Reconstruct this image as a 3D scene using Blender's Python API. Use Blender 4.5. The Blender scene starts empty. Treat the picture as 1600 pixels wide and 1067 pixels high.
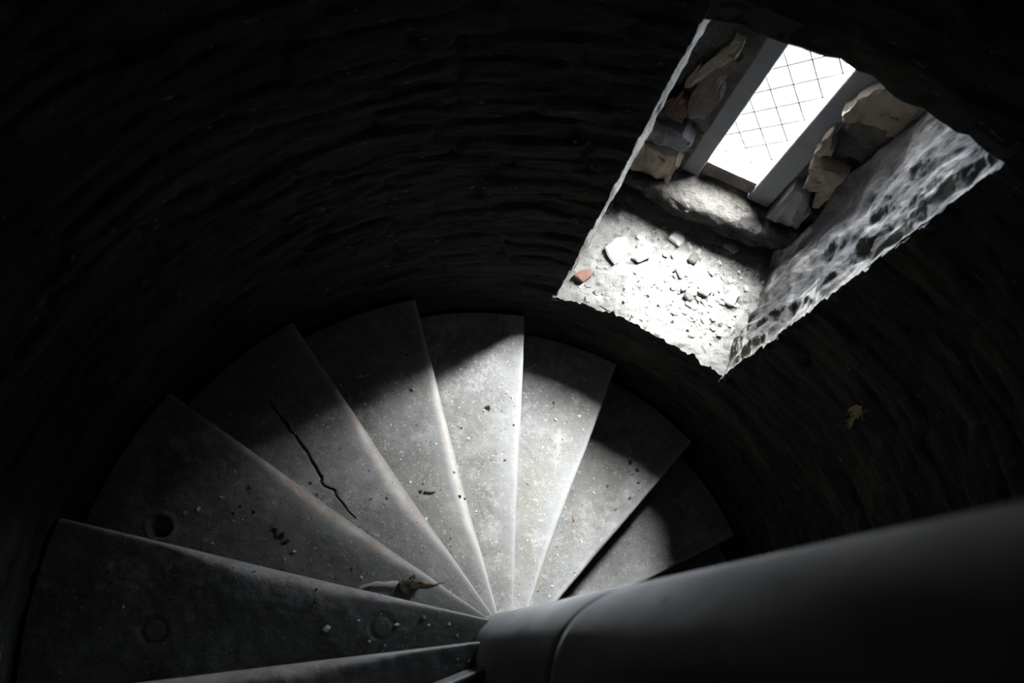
import bpy, bmesh, math, random
import numpy as np
from mathutils import Vector, Matrix

sc = bpy.context.scene
COL = sc.collection
R_ = math.radians

# ------------------------------------------------------------------ camera
H = 4.05                                    # eye height over the stairwell floor
CAM = (-0.31297, 0.05321, H)
cam_d = bpy.data.cameras.new('camera')
cam_d.sensor_width = 36.0
cam_d.lens = 36.0                           # 1600 px focal length on a 1600 px wide frame
cam_d.clip_start = 0.02
cam_d.dof.use_dof = True
cam_d.dof.focus_distance = 2.75
cam_d.dof.aperture_fstop = 4.5
cam = bpy.data.objects.new('camera', cam_d)
COL.objects.link(cam)
# columns: camera right, camera up, camera back, in the world
_r = Vector((0.991683736, 0.0, 0.128698745))
_d = Vector((0.036016185, -0.960044097, -0.277521471))
_f = Vector((0.123556470, 0.279848767, -0.952060117))
M = Matrix(((_r.x, -_d.x, -_f.x), (_r.y, -_d.y, -_f.y), (_r.z, -_d.z, -_f.z))).to_4x4()
M.translation = Vector(CAM)
cam.matrix_world = M
sc.camera = cam

# ------------------------------------------------------------------ light: overcast daylight outside the window
SKY = 1130.0
w = bpy.data.worlds.new('overcast_sky')
sc.world = w
w.use_nodes = True
nt = w.node_tree
nt.nodes.clear()
out = nt.nodes.new('ShaderNodeOutputWorld')
bg = nt.nodes.new('ShaderNodeBackground')
tc = nt.nodes.new('ShaderNodeTexCoord')
sx = nt.nodes.new('ShaderNodeSeparateXYZ')
rp = nt.nodes.new('ShaderNodeValToRGB')
nt.links.new(tc.outputs['Generated'], sx.inputs[0])
mr = nt.nodes.new('ShaderNodeMapRange')
mr.inputs[1].default_value = -1.0
mr.inputs[2].default_value = 1.0
nt.links.new(sx.outputs['Z'], mr.inputs[0])
nt.links.new(mr.outputs[0], rp.inputs[0])
# dim, bright, dark bands invented to steer light, overcast sky brightening to the zenith
rp.color_ramp.elements[0].position = 0.14
rp.color_ramp.elements[0].color = (0.00125, 0.0013, 0.00135, 1)
rp.color_ramp.elements[1].position = 0.20
rp.color_ramp.elements[1].color = (0.100, 0.107, 0.118, 1)
for _p, _c in ((0.505, (0.104, 0.111, 0.122)), (0.53, (0.003, 0.0031, 0.0033)), (0.765, (0.004, 0.0041, 0.0043)), (0.88, (0.65, 0.648, 0.64)), (1.0, (1.0, 0.993, 0.975))):
    _e = rp.color_ramp.elements.new(_p)
    _e.color = (*_c, 1)
nt.links.new(rp.outputs[0], bg.inputs['Color'])
bg.inputs['Strength'].default_value = SKY
nt.links.new(bg.outputs[0], out.inputs['Surface'])

sc.view_settings.view_transform = 'Standard'
sc.view_settings.look = 'None'
sc.view_settings.exposure = 0.0
sc.view_settings.gamma = 1.0
sc.view_settings.use_curve_mapping = False

# local frame of the window recess: b = sideways (to the right), s = depth into the wall
AZ = R_(66.6)
BV = np.array([math.sin(AZ), -math.cos(AZ), 0.0])
SV = np.array([math.cos(AZ), math.sin(AZ), 0.0])
def W(b, s, z):
    return b * BV[0] + s * SV[0], b * BV[1] + s * SV[1], z

# portal: tells the renderer where the daylight gets in
pl = bpy.data.lights.new('window_daylight', 'AREA')
pl.shape = 'RECTANGLE'
pl.size = 0.30
pl.size_y = 1.80
pl.cycles.is_portal = True
po = bpy.data.objects.new('window_daylight', pl)
COL.objects.link(po)
po.matrix_world = Matrix(((BV[0], 0, SV[0], W(0.06, 1.64, 0)[0]), (BV[1], 0, SV[1], W(0.06, 1.64, 0)[1]), (0, 1, 0, 2.28), (0, 0, 0, 1)))

# ------------------------------------------------------------------ numbers
RC = 0.1166          # newel column radius
RW = 1.0164          # inner radius of the stairwell wall
RISE = 0.18
Z0 = 1.0813          # top of the step whose nosing points straight up the picture
ZB, ZT = 1.288, 2.670   # bottom and top of the window recess
THL, THR = R_(80.1), R_(49.95)

# ------------------------------------------------------------------ noise
def _hash(ix, iy, iz, seed):
    h = (ix.astype(np.int64) * 374761393 + iy.astype(np.int64) * 668265263 + iz.astype(np.int64) * 2147483647 + seed * 974634777) & 0xFFFFFFFF
    h = ((h ^ (h >> 13)) * 1274126177) & 0xFFFFFFFF
    h = ((h ^ (h >> 16)) * 2246822519) & 0xFFFFFFFF
    return ((h ^ (h >> 15)) & 0xFFFFFF) / float(0xFFFFFF)
def vnoise(x, y, z=0.0, seed=0):
    x, y, z = np.broadcast_arrays(np.asarray(x, float), np.asarray(y, float), np.asarray(z, float))
    i, j, k = np.floor(x), np.floor(y), np.floor(z)
    u, v, q = x - i, y - j, z - k
    u, v, q = (t * t * (3 - 2 * t) for t in (u, v, q))
    r = 0
    for a in (0, 1):
        for b in (0, 1):
            for c in (0, 1):
                r = r + _hash(i + a, j + b, k + c, seed) * (u if a else 1 - u) * (v if b else 1 - v) * (q if c else 1 - q)
    return r * 2 - 1
def fbm(x, y, z=0.0, oct=4, seed=0):
    r, a, f = 0, 1.0, 1.0
    for o in range(oct):
        r = r + a * vnoise(np.asarray(x) * f, np.asarray(y) * f, np.asarray(z) * f, seed + o * 17)
        a *= .5; f *= 2.03
    return r

# ------------------------------------------------------------------ materials
def mat(name):
    m = bpy.data.materials.new(name)
    m.use_nodes = True
    t = m.node_tree
    b = t.nodes['Principled BSDF']
    return m, t, b
def N(t, kind, **kw):
    n = t.nodes.new('ShaderNode' + kind)
    for k, v in kw.items():
        if k in n.inputs: n.inputs[k].default_value = v
        else: setattr(n, k, v)
    return n
def coords(t, scale=(1, 1, 1), kind='Object'):
    c = N(t, 'TexCoord'); mp = N(t, 'Mapping')
    mp.inputs['Scale'].default_value = scale
    t.links.new(c.outputs[kind], mp.inputs['Vector'])
    return mp.outputs['Vector']
def noise(t, vec, scale, detail=6, rough=.6, dist=0.0):
    n = N(t, 'TexNoise', Scale=scale, Detail=detail, Roughness=rough, Distortion=dist)
    t.links.new(vec, n.inputs['Vector'])
    return n.outputs['Fac']
def ramp(t, fac, *stops):
    r = N(t, 'ValToRGB')
    e = r.color_ramp.elements
    while len(e) < len(stops): e.new(0.5)
    for el, (p, c) in zip(e, stops):
        el.position = p
        el.color = (c, c, c, 1) if isinstance(c, (int, float)) else (*c, 1)
    t.links.new(fac, r.inputs['Fac'])
    return r.outputs['Color']
def mix(t, fac, a, b, mode='MIX'):
    m = N(t, 'Mix', data_type='RGBA', blend_type=mode)
    for s, v in ((0, fac), (6, a), (7, b)):
        if isinstance(v, (int, float)): m.inputs[s].default_value = v if s == 0 else (v, v, v, 1)
        elif isinstance(v, tuple): m.inputs[s].default_value = (*v, 1)
        else: t.links.new(v, m.inputs[s])
    return m.outputs[2]
def bump(t, b, h, strength, dist, prev=None):
    n = N(t, 'Bump', Strength=strength, Distance=dist)
    t.links.new(h, n.inputs['Height'])
    if prev is not None: t.links.new(prev, n.inputs['Normal'])
    t.links.new(n.outputs[0], b.inputs['Normal'])
    return n.outputs[0]

def stone_mat(name, lo, hi, scale=9, rough=.85, bs=.5, bd=.01, spots=None, stretch=(1, 1, 1), tint=None):
    m, t, b = mat(name)
    v = coords(t, stretch)
    n1 = noise(t, v, scale, 8, .65, .3)
    c = ramp(t, n1, (.32, lo), (.68, hi))
    if tint:
        c = mix(t, ramp(t, noise(t, v, scale * .45, 4), (.5, 0), (.66, 1)), c, tint)
    if spots:
        c = mix(t, ramp(t, noise(t, v, spots[0], 3, .5), (spots[1], 0), (spots[1] + .06, 1)), c, spots[2])
    t.links.new(c, b.inputs['Base Color'])
    b.inputs['Roughness'].default_value = rough
    b.inputs['Specular IOR Level'].default_value = .3
    p = bump(t, b, noise(t, v, scale * 4, 8, .7), bs, bd)
    return m

# dark rubble wall: coursed thin stones, sooty, with olive growth
def wall_mat():
    m, t, b = mat('sooty_rubble_stone')
    v = coords(t, (1, 1, 3.2))
    n1 = noise(t, v, 7, 8, .7, .4)
    c = ramp(t, n1, (.40, (.003, .003, .0034)), (.60, (.018, .018, .0168)), (.78, (.070, .068, .058)))
    c = mix(t, ramp(t, noise(t, v, 3.1, 5, .6), (.5, 0), (.68, .8)), c, (.052, .050, .026))
    c = mix(t, ramp(t, noise(t, v, 34, 3, .5), (.69, 0), (.74, .7)), c, (.26, .255, .22))
    t.links.new(c, b.inputs['Base Color'])
    b.inputs['Roughness'].default_value = .8
    b.inputs['Specular IOR Level'].default_value = .25
    p = bump(t, b, noise(t, v, 18, 8, .7), .7, .02)
    bump(t, b, noise(t, coords(t), 90, 4, .6), .4, .004, p)
    return m

def tread_mat():
    m, t, b = mat('worn_sandstone_tread')
    v = coords(t)
    base = ramp(t, noise(t, v, 6, 9, .72, .5), (.34, (.082, .082, .080)), (.66, (.185, .185, .181)))
    base = mix(t, ramp(t, noise(t, v, 2.6, 4), (.48, 0), (.66, .6)), base, (.132, .126, .107))
    base = mix(t, ramp(t, noise(t, v, 9, 8, .78, .15), (.53, 0), (.75, .85)), base, (.38, .38, .37))       # lime splashes
    base = mix(t, ramp(t, noise(t, v, 48, 6, .75), (.58, 0), (.70, .8)), base, (.34, .34, .33))
    base = mix(t, ramp(t, noise(t, v, 170, 4, .7), (.62, 0), (.70, .9)), base, (.42, .42, .41))            # pale grit specks
    base = mix(t, ramp(t, noise(t, v, 70, 6, .75), (.33, .85), (.40, 0)), base, (.04, .038, .035))         # dark pits
    at = N(t, 'Attribute', attribute_name='wear')
    smooth = N(t, 'Attribute', attribute_name='polish')
    base = mix(t, smooth.outputs['Fac'], base, (.205, .208, .214))
    ru = N(t, 'Attribute', attribute_name='rust')
    rm = N(t, 'Math', operation='MULTIPLY')
    t.links.new(ramp(t, noise(t, v, 22, 5, .65), (.40, 0), (.60, 1)), rm.inputs[0]); t.links.new(ru.outputs['Fac'], rm.inputs[1])
    rust = mix(t, rm.outputs[0], (.40, .39, .375), (.32, .245, .20))
    base = mix(t, at.outputs['Fac'], base, rust)
    ck = N(t, 'Attribute', attribute_name='crack')
    base = mix(t, ck.outputs['Fac'], base, (.02, .02, .02))
    t.links.new(base, b.inputs['Base Color'])
    b.inputs['Roughness'].default_value = .72
    b.inputs['Specular IOR Level'].default_value = .35
    p = bump(t, b, noise(t, v, 26, 8, .75), .45, .006)
    bump(t, b, noise(t, v, 150, 5, .7), .6, .0025, p)
    return m

def column_mat():
    m, t, b = mat('smooth_newel_stone')
    v = coords(t, (1, 1, .6))
    c = ramp(t, noise(t, v, 6, 6, .6), (.32, (.28, .28, .275)), (.68, (.52, .52, .51)))
    c = mix(t, ramp(t, noise(t, v, 55, 3, .6), (.68, 0), (.73, .9)), c, (.03, .03, .03))
    t.links.new(c, b.inputs['Base Color'])
    b.inputs['Roughness'].default_value = .55
    b.inputs['Specular IOR Level'].default_value = .4
    bump(t, b, noise(t, v, 30, 6, .6), .2, .004)
    return m

def plaster_mat():
    # right-hand cheek of the recess: flaking lime plaster over sooty rubble
    m, t, b = mat('flaking_lime_plaster')
    v = coords(t, (1, 1, .38))
    n1 = noise(t, v, 10, 8, .66, .9)
    c = ramp(t, n1, (.34, (.005, .005, .005)), (.46, (.030, .029, .031)), (.57, (.075, .073, .073)), (.70, (.20, .19, .18)))
    c = mix(t, ramp(t, noise(t, v, 6, 4, .6), (.56, 0), (.68, .5)), c, (.14, .105, .088))
    lm = N(t, 'Attribute', attribute_name='lit_lime')
    c = mix(t, ramp(t, lm.outputs['Fac'], (.30, 0), (.60, .9)), c, (.30, .29, .27))  # paler colour stands in for light along the edges
    c = mix(t, ramp(t, noise(t, v, 5.2, 3, .55, .6), (.66, 0), (.71, .9)), c, (.008, .008, .008))
    t.links.new(c, b.inputs['Base Color'])
    b.inputs['Roughness'].default_value = .9
    c2 = ramp(t, noise(t, v, 34, 7, .75, .6), (.36, .4), (.60, 1.4))
    c = mix(t, 1.0, c, c2, 'MULTIPLY')
    t.links.new(c, b.inputs['Base Color'])
    p = bump(t, b, noise(t, v, 22, 9, .78, .5), 1.0, .03)
    bump(t, b, noise(t, coords(t), 85, 6, .75), .8, .007, p)
    return m

M_wall = wall_mat()
M_tread = tread_mat()
M_col = column_mat()
M_cheek = plaster_mat()
M_floor = stone_mat('pale_mortar_dust', (.072, .071, .068), (.125, .123, .117), 14, .95, .8, .012, (42, .60, (.05, .048, .045)))
M_soot = stone_mat('soot_black_plaster', (.018, .018, .020), (.055, .054, .056), 8, .8, .6, .02, (30, .70, (.20, .18, .15)))
M_jamb = stone_mat('sooty_jamb_rubble', (.03, .029, .03), (.16, .145, .13), 9, .9, .8, .03, (14, .62, (.02, .02, .02)))
M_sill = stone_mat('broken_sill_stone', (.007, .0065, .0055), (.055, .051, .046), 10, .9, 1.0, .03, (9, .56, (.006, .0055, .005)))
M_plast = stone_mat('buff_plaster', (.22, .18, .135), (.40, .34, .27), 12, .95, .8, .015, (26, .64, (.09, .08, .07)))
M_brick = stone_mat('red_brick', (.060, .030, .022), (.12, .066, .050), 14, .9, .8, .012, (30, .62, (.16, .145, .13)))
M_slate = stone_mat('grey_slate', (.09, .092, .10), (.17, .172, .18), 14, .7, .5, .006)
M_frame = stone_mat('grey_dressed_frame', (.15, .154, .166), (.205, .21, .225), 7, .75, .25, .004)
M_rail = stone_mat('weathered_brown_rail', (.09, .075, .068), (.19, .165, .15), 18, .85, .7, .008)
M_lead = stone_mat('dull_lead', (.05, .05, .052), (.08, .08, .082), 20, .5, .2, .002)
M_chip = stone_mat('pale_stone_chip', (.13, .127, .122), (.20, .197, .19), 60, .9, .5, .002)
M_chipw = stone_mat('white_lime_chip', (.42, .42, .415), (.56, .56, .555), 60, .9, .4, .002)
M_chipg = stone_mat('grey_stone_chip', (.11, .11, .11), (.20, .195, .19), 60, .9, .5, .002)
M_black = stone_mat('charred_black', (.012, .011, .010), (.045, .042, .040), 70, .7, .8, .003)
M_pink = stone_mat('pink_brick_crumb', (.20, .11, .085), (.30, .18, .15), 60, .9, .5, .002)
M_wood = stone_mat('dry_twig', (.14, .09, .06), (.30, .21, .15), 60, .85, .5, .002)
M_straw = stone_mat('dry_straw', (.50, .47, .38), (.70, .67, .58), 60, .8, .3, .001)
M_moss = stone_mat('dry_yellow_moss', (.50, .43, .22), (.78, .68, .42), 60, .95, .5, .002)

def glass_mat():
    m = bpy.data.materials.new('old_window_glass')
    m.use_nodes = True
    t = m.node_tree
    t.nodes.clear()
    o = N(t, 'OutputMaterial')
    tr = N(t, 'BsdfTransparent'); tr.inputs[0].default_value = (.95, .965, .97, 1)
    gl = N(t, 'BsdfGlossy', Roughness=.08)
    mx = N(t, 'MixShader')
    mx.inputs[0].default_value = .05
    t.links.new(tr.outputs[0], mx.inputs[1]); t.links.new(gl.outputs[0], mx.inputs[2])
    t.links.new(mx.outputs[0], o.inputs['Surface'])
    return m
M_glass = glass_mat()

# ------------------------------------------------------------------ object helpers
def link(name, me, m=None, parent=None, smooth=True):
    o = bpy.data.objects.new(name, me)
    COL.objects.link(o)
    if m is not None and not me.materials: me.materials.append(m)
    if parent: o.parent = parent
    if smooth is not None:
        me.polygons.foreach_set('use_smooth', [smooth] * len(me.polygons))
    return o
def from_np(name, V, F):
    me = bpy.data.meshes.new(name)
    me.from_pydata([tuple(p) for p in V], [], F)
    me.update()
    return me
def tag(o, label=None, cat=None, group=None, kind=None):
    if label: o['label'] = label
    if cat: o['category'] = cat
    if group: o['group'] = group
    if kind: o['kind'] = kind
    return o
def empty(name, loc=(0, 0, 0)):
    o = bpy.data.objects.new(name, None)
    o.empty_display_size = .05
    o.location = loc
    COL.objects.link(o)
    return o
def quads(nu, nv, off=0, skip=None, flip=False):
    F = []
    for i in range(nu - 1):
        for j in range(nv - 1):
            if skip is not None and skip[i, j]: continue
            a, b, c, d = off + i * nv + j, off + (i + 1) * nv + j, off + (i + 1) * nv + j + 1, off + i * nv + j + 1
            F.append((a, d, c, b) if flip else (a, b, c, d))
    return F
def slab(P, back, flip=False):
    """a closed slab: displaced face grid P[nu,nv,3], flat back grid, rim between (rim verts of their own)"""
    nu, nv = P.shape[:2]
    V = np.concatenate([P.reshape(-1, 3), back.reshape(-1, 3)])
    F = quads(nu, nv, 0, None, flip) + quads(nu, nv, nu * nv, None, not flip)
    ring = [i * nv for i in range(nu)] + [(nu - 1) * nv + j for j in range(1, nv)] + [i * nv + nv - 1 for i in range(nu - 2, -1, -1)] + [j for j in range(nv - 2, 0, -1)]
    n = len(V)
    V = np.concatenate([V, V[ring], V[[r + nu * nv for r in ring]]])
    m = len(ring)
    for q in range(m):
        a, b = n + q, n + (q + 1) % m
        f = (a, b, b + m, a + m)
        F.append(f if flip else f[::-1])
    return V, F

# ------------------------------------------------------------------ stairwell wall
def wall_r(th, z):
    """inner radius of the rubble wall: courses of thin stones"""
    x = th * RW
    zz = z + .030 * vnoise(x * 4.5, z * 6, 0, 3) + .05 * vnoise(x * 1.6, z * 1.6, 0, 4) + .010 * vnoise(x * 14, z * 14, 0, 2)
    hc = .074
    c = np.floor(zz / hc)
    fz = zz / hc - c
    L = .13 + .20 * _hash(c, c * 0, c * 0, 5)
    xx = x / L + _hash(c, c * 0 + 1, c * 0, 6) + .12 * vnoise(x * 9, z * 9, 0, 8)
    i = np.floor(xx)
    fx = xx - i
    ez = np.minimum(fz, 1 - fz) * hc
    ex = np.minimum(fx, 1 - fx) * L
    e = np.clip(np.minimum(ez / .014, ex / .018), 0, 1)
    prof = np.sqrt(np.clip(1 - (1 - e) ** 2, 0, 1))
    hgt = .35 + .65 * _hash(c, i, c * 0, 7)
    tilt = (fz - .5) * .4 * (_hash(c, i, c * 0 + 2, 9) - .3)
    d = .019 * prof * (hgt + tilt) + .005 * fbm(x * 14, z * 30, 0, 4, 11)
    return RW + .022 - d

thf = np.arange(0, 190, .55)
ths = np.concatenate([np.radians(thf), np.radians(np.arange(190, 360, 3.0))])
for t_ in (THL, THR):
    ths[np.argmin(abs(ths - t_))] = t_
iL, iR = int(np.argmin(abs(ths - THL))), int(np.argmin(abs(ths - THR)))
zs = np.concatenate([np.arange(0, .5, .06), np.arange(.5, 3.3, .0098), np.arange(3.3, 5.01, .08)])
for z_ in (ZB, ZT):
    zs[np.argmin(abs(zs - z_))] = z_
jB, jT = int(np.argmin(abs(zs - ZB))), int(np.argmin(abs(zs - ZT)))
TH, ZZ = np.meshgrid(np.append(ths, 2 * math.pi), zs, indexing='ij')
RR = wall_r(np.where(TH >= 2 * math.pi - 1e-6, 0, TH), ZZ)
RR[-1] = RR[0]
nu, nv = TH.shape
Pin = np.stack([RR * np.cos(TH), RR * np.sin(TH), ZZ], -1)
skip = np.zeros((nu - 1, nv - 1), bool)
skip[iR:iL, jB:jT] = True
Vw = Pin.reshape(-1, 3)
Fw = quads(nu, nv, 0, skip, True)
# outer skin, coarser, with the same opening widened
tho = np.radians(np.concatenate([np.arange(0, 50, 5.0), [51, 55, 60, 65, 70, 75, 79.5], np.arange(85, 361, 5.0)]))
zo = np.array([0, .6, 1.24, 1.6, 2.0, 2.4, 3.24, 3.8, 5.0])
TO, ZO = np.meshgrid(tho, zo, indexing='ij')
Po = np.stack([1.42 * np.cos(TO), 1.42 * np.sin(TO), ZO], -1)
sk = np.zeros((len(tho) - 1, len(zo) - 1), bool)
ia, ib = int(np.argmin(abs(tho - R_(51)))), int(np.argmin(abs(tho - R_(79.5))))
sk[ia - 1:ib + 1, 2:6] = True
Fw += quads(len(tho), len(zo), len(Vw), sk, False)
Vw = np.concatenate([Vw, Po.reshape(-1, 3)])
tag(link('wall_stairwell', from_np('wall_stairwell', Vw, Fw), M_wall), 'dark sooty curved rubble wall of the spiral stairwell', 'wall', kind='structure')

def disc(name, z, r, thick, m, label, cat):
    bm = bmesh.new()
    bmesh.ops.create_cone(bm, cap_ends=True, segments=72, radius1=r, radius2=r, depth=thick)
    me = bpy.data.meshes.new(name); bm.to_mesh(me); bm.free()
    o = link(name, me, m, smooth=False); o.location = (0, 0, z)
    return tag(o, label, cat, kind='structure')
disc('floor', -.05, 1.43, .1, M_wall, 'dark stone floor at the foot of the spiral stair', 'floor')
disc('ceiling', 5.05, 1.43, .1, M_wall, 'dark stone vault over the spiral stair', 'ceiling')

# ------------------------------------------------------------------ window recess
def wall_pt(th, z):
    r = wall_r(np.asarray(th), np.asarray(z))
    return np.stack([r * np.cos(th), r * np.sin(th), np.broadcast_to(z, r.shape)], -1)
S_BACK = 1.425
# floor of the recess
nu_, nv_ = 130, 120
U, Vv = np.meshgrid(np.linspace(0, 1, nu_), np.linspace(0, 1, nv_), indexing='ij')
thF = THL + .012 + (THR - THL - .024) * U
front = wall_pt(thF, np.full_like(U, ZB - .001))
fr_r = np.hypot(front[..., 0], front[..., 1])
jag = .006 * fbm(U * 34, U * 0 + 3.3, 0, 4, 21) + .006
for q in (0, 1): front[..., q] *= (1 - np.clip(jag, -.004, .02) / fr_r)
bb = -.250 + .590 * U
back = np.stack([bb * BV[0] + 1.47 * SV[0], bb * BV[1] + 1.47 * SV[1], np.full_like(bb, ZB)], -1)
Pf = front + (back - front) * Vv[..., None]
hx, hy = Pf[..., 0], Pf[..., 1]
def floor_h(x, y):
    return ZB + .004 + .006 * fbm(np.asarray(x) * 16, np.asarray(y) * 16, 0, 5, 31) + .008 * np.clip(vnoise(np.asarray(x) * 40, np.asarray(y) * 40, 0, 35), 0, 1) ** 2
edge = np.clip(Vv / .05, 0, 1)
Pf[..., 2] = floor_h(hx, hy) - .003 * (1 - edge) ** 2
bk = Pf.copy(); bk[..., 2] = ZB - .05
for q in (0, 1): bk[..., q] *= 1.035
V_, F_ = slab(Pf, bk, True)
tag(link('floor_recess', from_np('floor_recess', V_, F_), M_floor), 'pale mortar-dusted floor of the window recess', 'floor', kind='structure')

# right cheek
nu_, nv_ = 170, 420
U, Vv = np.meshgrid(np.linspace(0, 1, nu_), np.linspace(ZB - .02, 3.20, nv_), indexing='ij')
fr = wall_pt(np.full_like(U, THR), Vv)
bk = np.stack([.318 * BV[0] + 1.50 * SV[0] + 0 * U, .318 * BV[1] + 1.50 * SV[1] + 0 * U, Vv], -1)
Pc = fr + (bk - fr) * U[..., None]
rid = fbm(U * 6, Vv * 4.5, 0, 5, 41) * .016 + np.abs(vnoise(U * 7 + .5 * vnoise(U * 2, Vv * 4, 0, 44), Vv * 1.6, 0, 42)) * -.018 + .010 + fbm(U * 12, Vv * 14, 0, 5, 43) * .005
fade = np.clip(U / .06, 0.25, 1)
jag = .010 * fbm(U * 0 + .7, Vv * 26, 0, 4, 45) + .004
for q in (0, 1):
    Pc[..., q] -= BV[q] * np.clip(rid, -.02, .03) * fade
    Pc[..., q] -= SV[q] * np.clip(jag, -.003, .02) * np.clip(1 - U / .08, 0, 1)
bk = Pc.copy()
for q in (0, 1): bk[..., q] = (fr + ((np.stack([.318 * BV[0] + 1.50 * SV[0] + 0 * U, .318 * BV[1] + 1.50 * SV[1] + 0 * U, Vv], -1)) - fr) * U[..., None])[..., q] + BV[q] * .06
V_, F_ = slab(Pc, bk, False)
me = from_np('wall_recess_right', V_, F_)
a_ = me.attributes.new('lit_lime', 'FLOAT', 'POINT')       # lit well edge and foot painted in as a patchy paler coat
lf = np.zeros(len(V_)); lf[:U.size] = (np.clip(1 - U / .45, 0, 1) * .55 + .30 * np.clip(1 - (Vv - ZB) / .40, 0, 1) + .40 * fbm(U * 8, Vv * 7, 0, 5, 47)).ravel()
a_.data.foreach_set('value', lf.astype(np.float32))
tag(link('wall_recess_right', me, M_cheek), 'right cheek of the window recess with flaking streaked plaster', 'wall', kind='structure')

# left cheek, its plaster lip catching the light
U, Vv = np.meshgrid(np.linspace(0, 1, 80) ** 1.6, np.linspace(ZB - .02, 3.20, 300), indexing='ij')
fr = wall_pt(np.full_like(U, THL), Vv)
d_ = U * .50
bulge = .016 * (1 - np.exp(-d_ / .035)) + .004 * fbm(d_ * 30, Vv * 18, 0, 4, 51) * np.clip(d_ / .02, .3, 1) - .010 * d_
Pc = fr.copy()
jag = .006 * fbm(U * 0 + .2, Vv * 30, 0, 4, 55) + .002
for q in (0, 1):
    Pc[..., q] += SV[q] * d_ + BV[q] * bulge - SV[q] * np.clip(jag, -.002, .012) * np.clip(1 - d_ / .03, 0, 1)
bk = Pc.copy()
for q in (0, 1): bk[..., q] = fr[..., q] + SV[q] * d_ - BV[q] * .06
V_, F_ = slab(Pc, bk, True)
me = from_np('wall_recess_left', V_, F_)
a_ = me.attributes.new('lit_lime', 'FLOAT', 'POINT')  # light on the lip put into the colour, fading inwards
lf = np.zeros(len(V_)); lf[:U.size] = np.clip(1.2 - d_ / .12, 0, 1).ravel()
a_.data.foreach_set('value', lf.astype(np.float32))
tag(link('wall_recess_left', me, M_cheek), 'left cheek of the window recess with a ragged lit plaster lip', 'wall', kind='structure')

# soffit
nu_, nv_ = 50, 40
U, Vv = np.meshgrid(np.linspace(0, 1, nu_), np.linspace(0, 1, nv_), indexing='ij')
front = wall_pt(THL + (THR - THL) * U, np.full_like(U, ZT))
bb = -.250 + .590 * U
back = np.stack([bb * BV[0] + 1.50 * SV[0], bb * BV[1] + 1.50 * SV[1], np.full_like(bb, ZT)], -1)
Pf = front + (back - front) * Vv[..., None]
ZTB = 2.98                                  # the soffit rises towards the window
Pf[..., 2] = ZT - .003 + (ZTB - ZT) * np.clip(Vv - .08, 0, 1) / .92 + .006 * fbm(Pf[..., 0] * 12, Pf[..., 1] * 12, 0, 4, 61)
bk = Pf.copy(); bk[..., 2] += .06
V_, F_ = slab(Pf, bk, False)
tag(link('ceiling_recess', from_np('ceiling_recess', V_, F_), M_soot), 'sooty flat lintel soffit over the window recess', 'ceiling', kind='structure')

# back of the recess: two rubble jambs, the masonry under the sill and over the frame
def back_slab(b0, b1, z0, z1, s0, s1, nb, nz, amp, seed):
    U, Vv = np.meshgrid(np.linspace(b0, b1, nb), np.linspace(z0, z1, nz), indexing='ij')
    c = np.floor(Vv / .075 + .3 * vnoise(U * 12, Vv * 9, 0, seed + 5))
    st = _hash(c, np.floor(U / .13 + .5 * _hash(c, c * 0, c * 0, seed)), c * 0, seed + 9)
    sd = s0 - amp * (fbm(U * 9, Vv * 11, 0, 5, seed) * .8 + (st - .5) * 1.3)
    P = np.stack([U * BV[0] + sd * SV[0], U * BV[1] + sd * SV[1], Vv], -1)
    B = np.stack([U * BV[0] + s1 * SV[0], U * BV[1] + s1 * SV[1], Vv], -1)
    return slab(P, B, False)
Vs, Fs = [], []
def addp(v, f):
    o = sum(len(x) for x in Vs)
    Vs.append(v); Fs.extend([tuple(i + o for i in q) for q in f])
addp(*back_slab(-.27, -.064, ZB - .02, 3.20, S_BACK + .008, 1.60, 60, 200, .012, 71))
addp(*back_slab(.206, .345, ZB - .02, 3.20, S_BACK + .012, 1.60, 46, 200, .016, 81))
addp(*back_slab(-.064, .206, ZB - .02, 1.44, 1.47, 1.60, 30, 20, .004, 91))
addp(*back_slab(-.064, .206, 2.94, 3.20, 1.46, 1.60, 30, 10, .004, 95))
wb = tag(link('wall_recess_back', from_np('wall_recess_back', np.concatenate(Vs), Fs), M_jamb), 'sooty rubble jambs on both sides of the window', 'wall', kind='structure')

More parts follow.
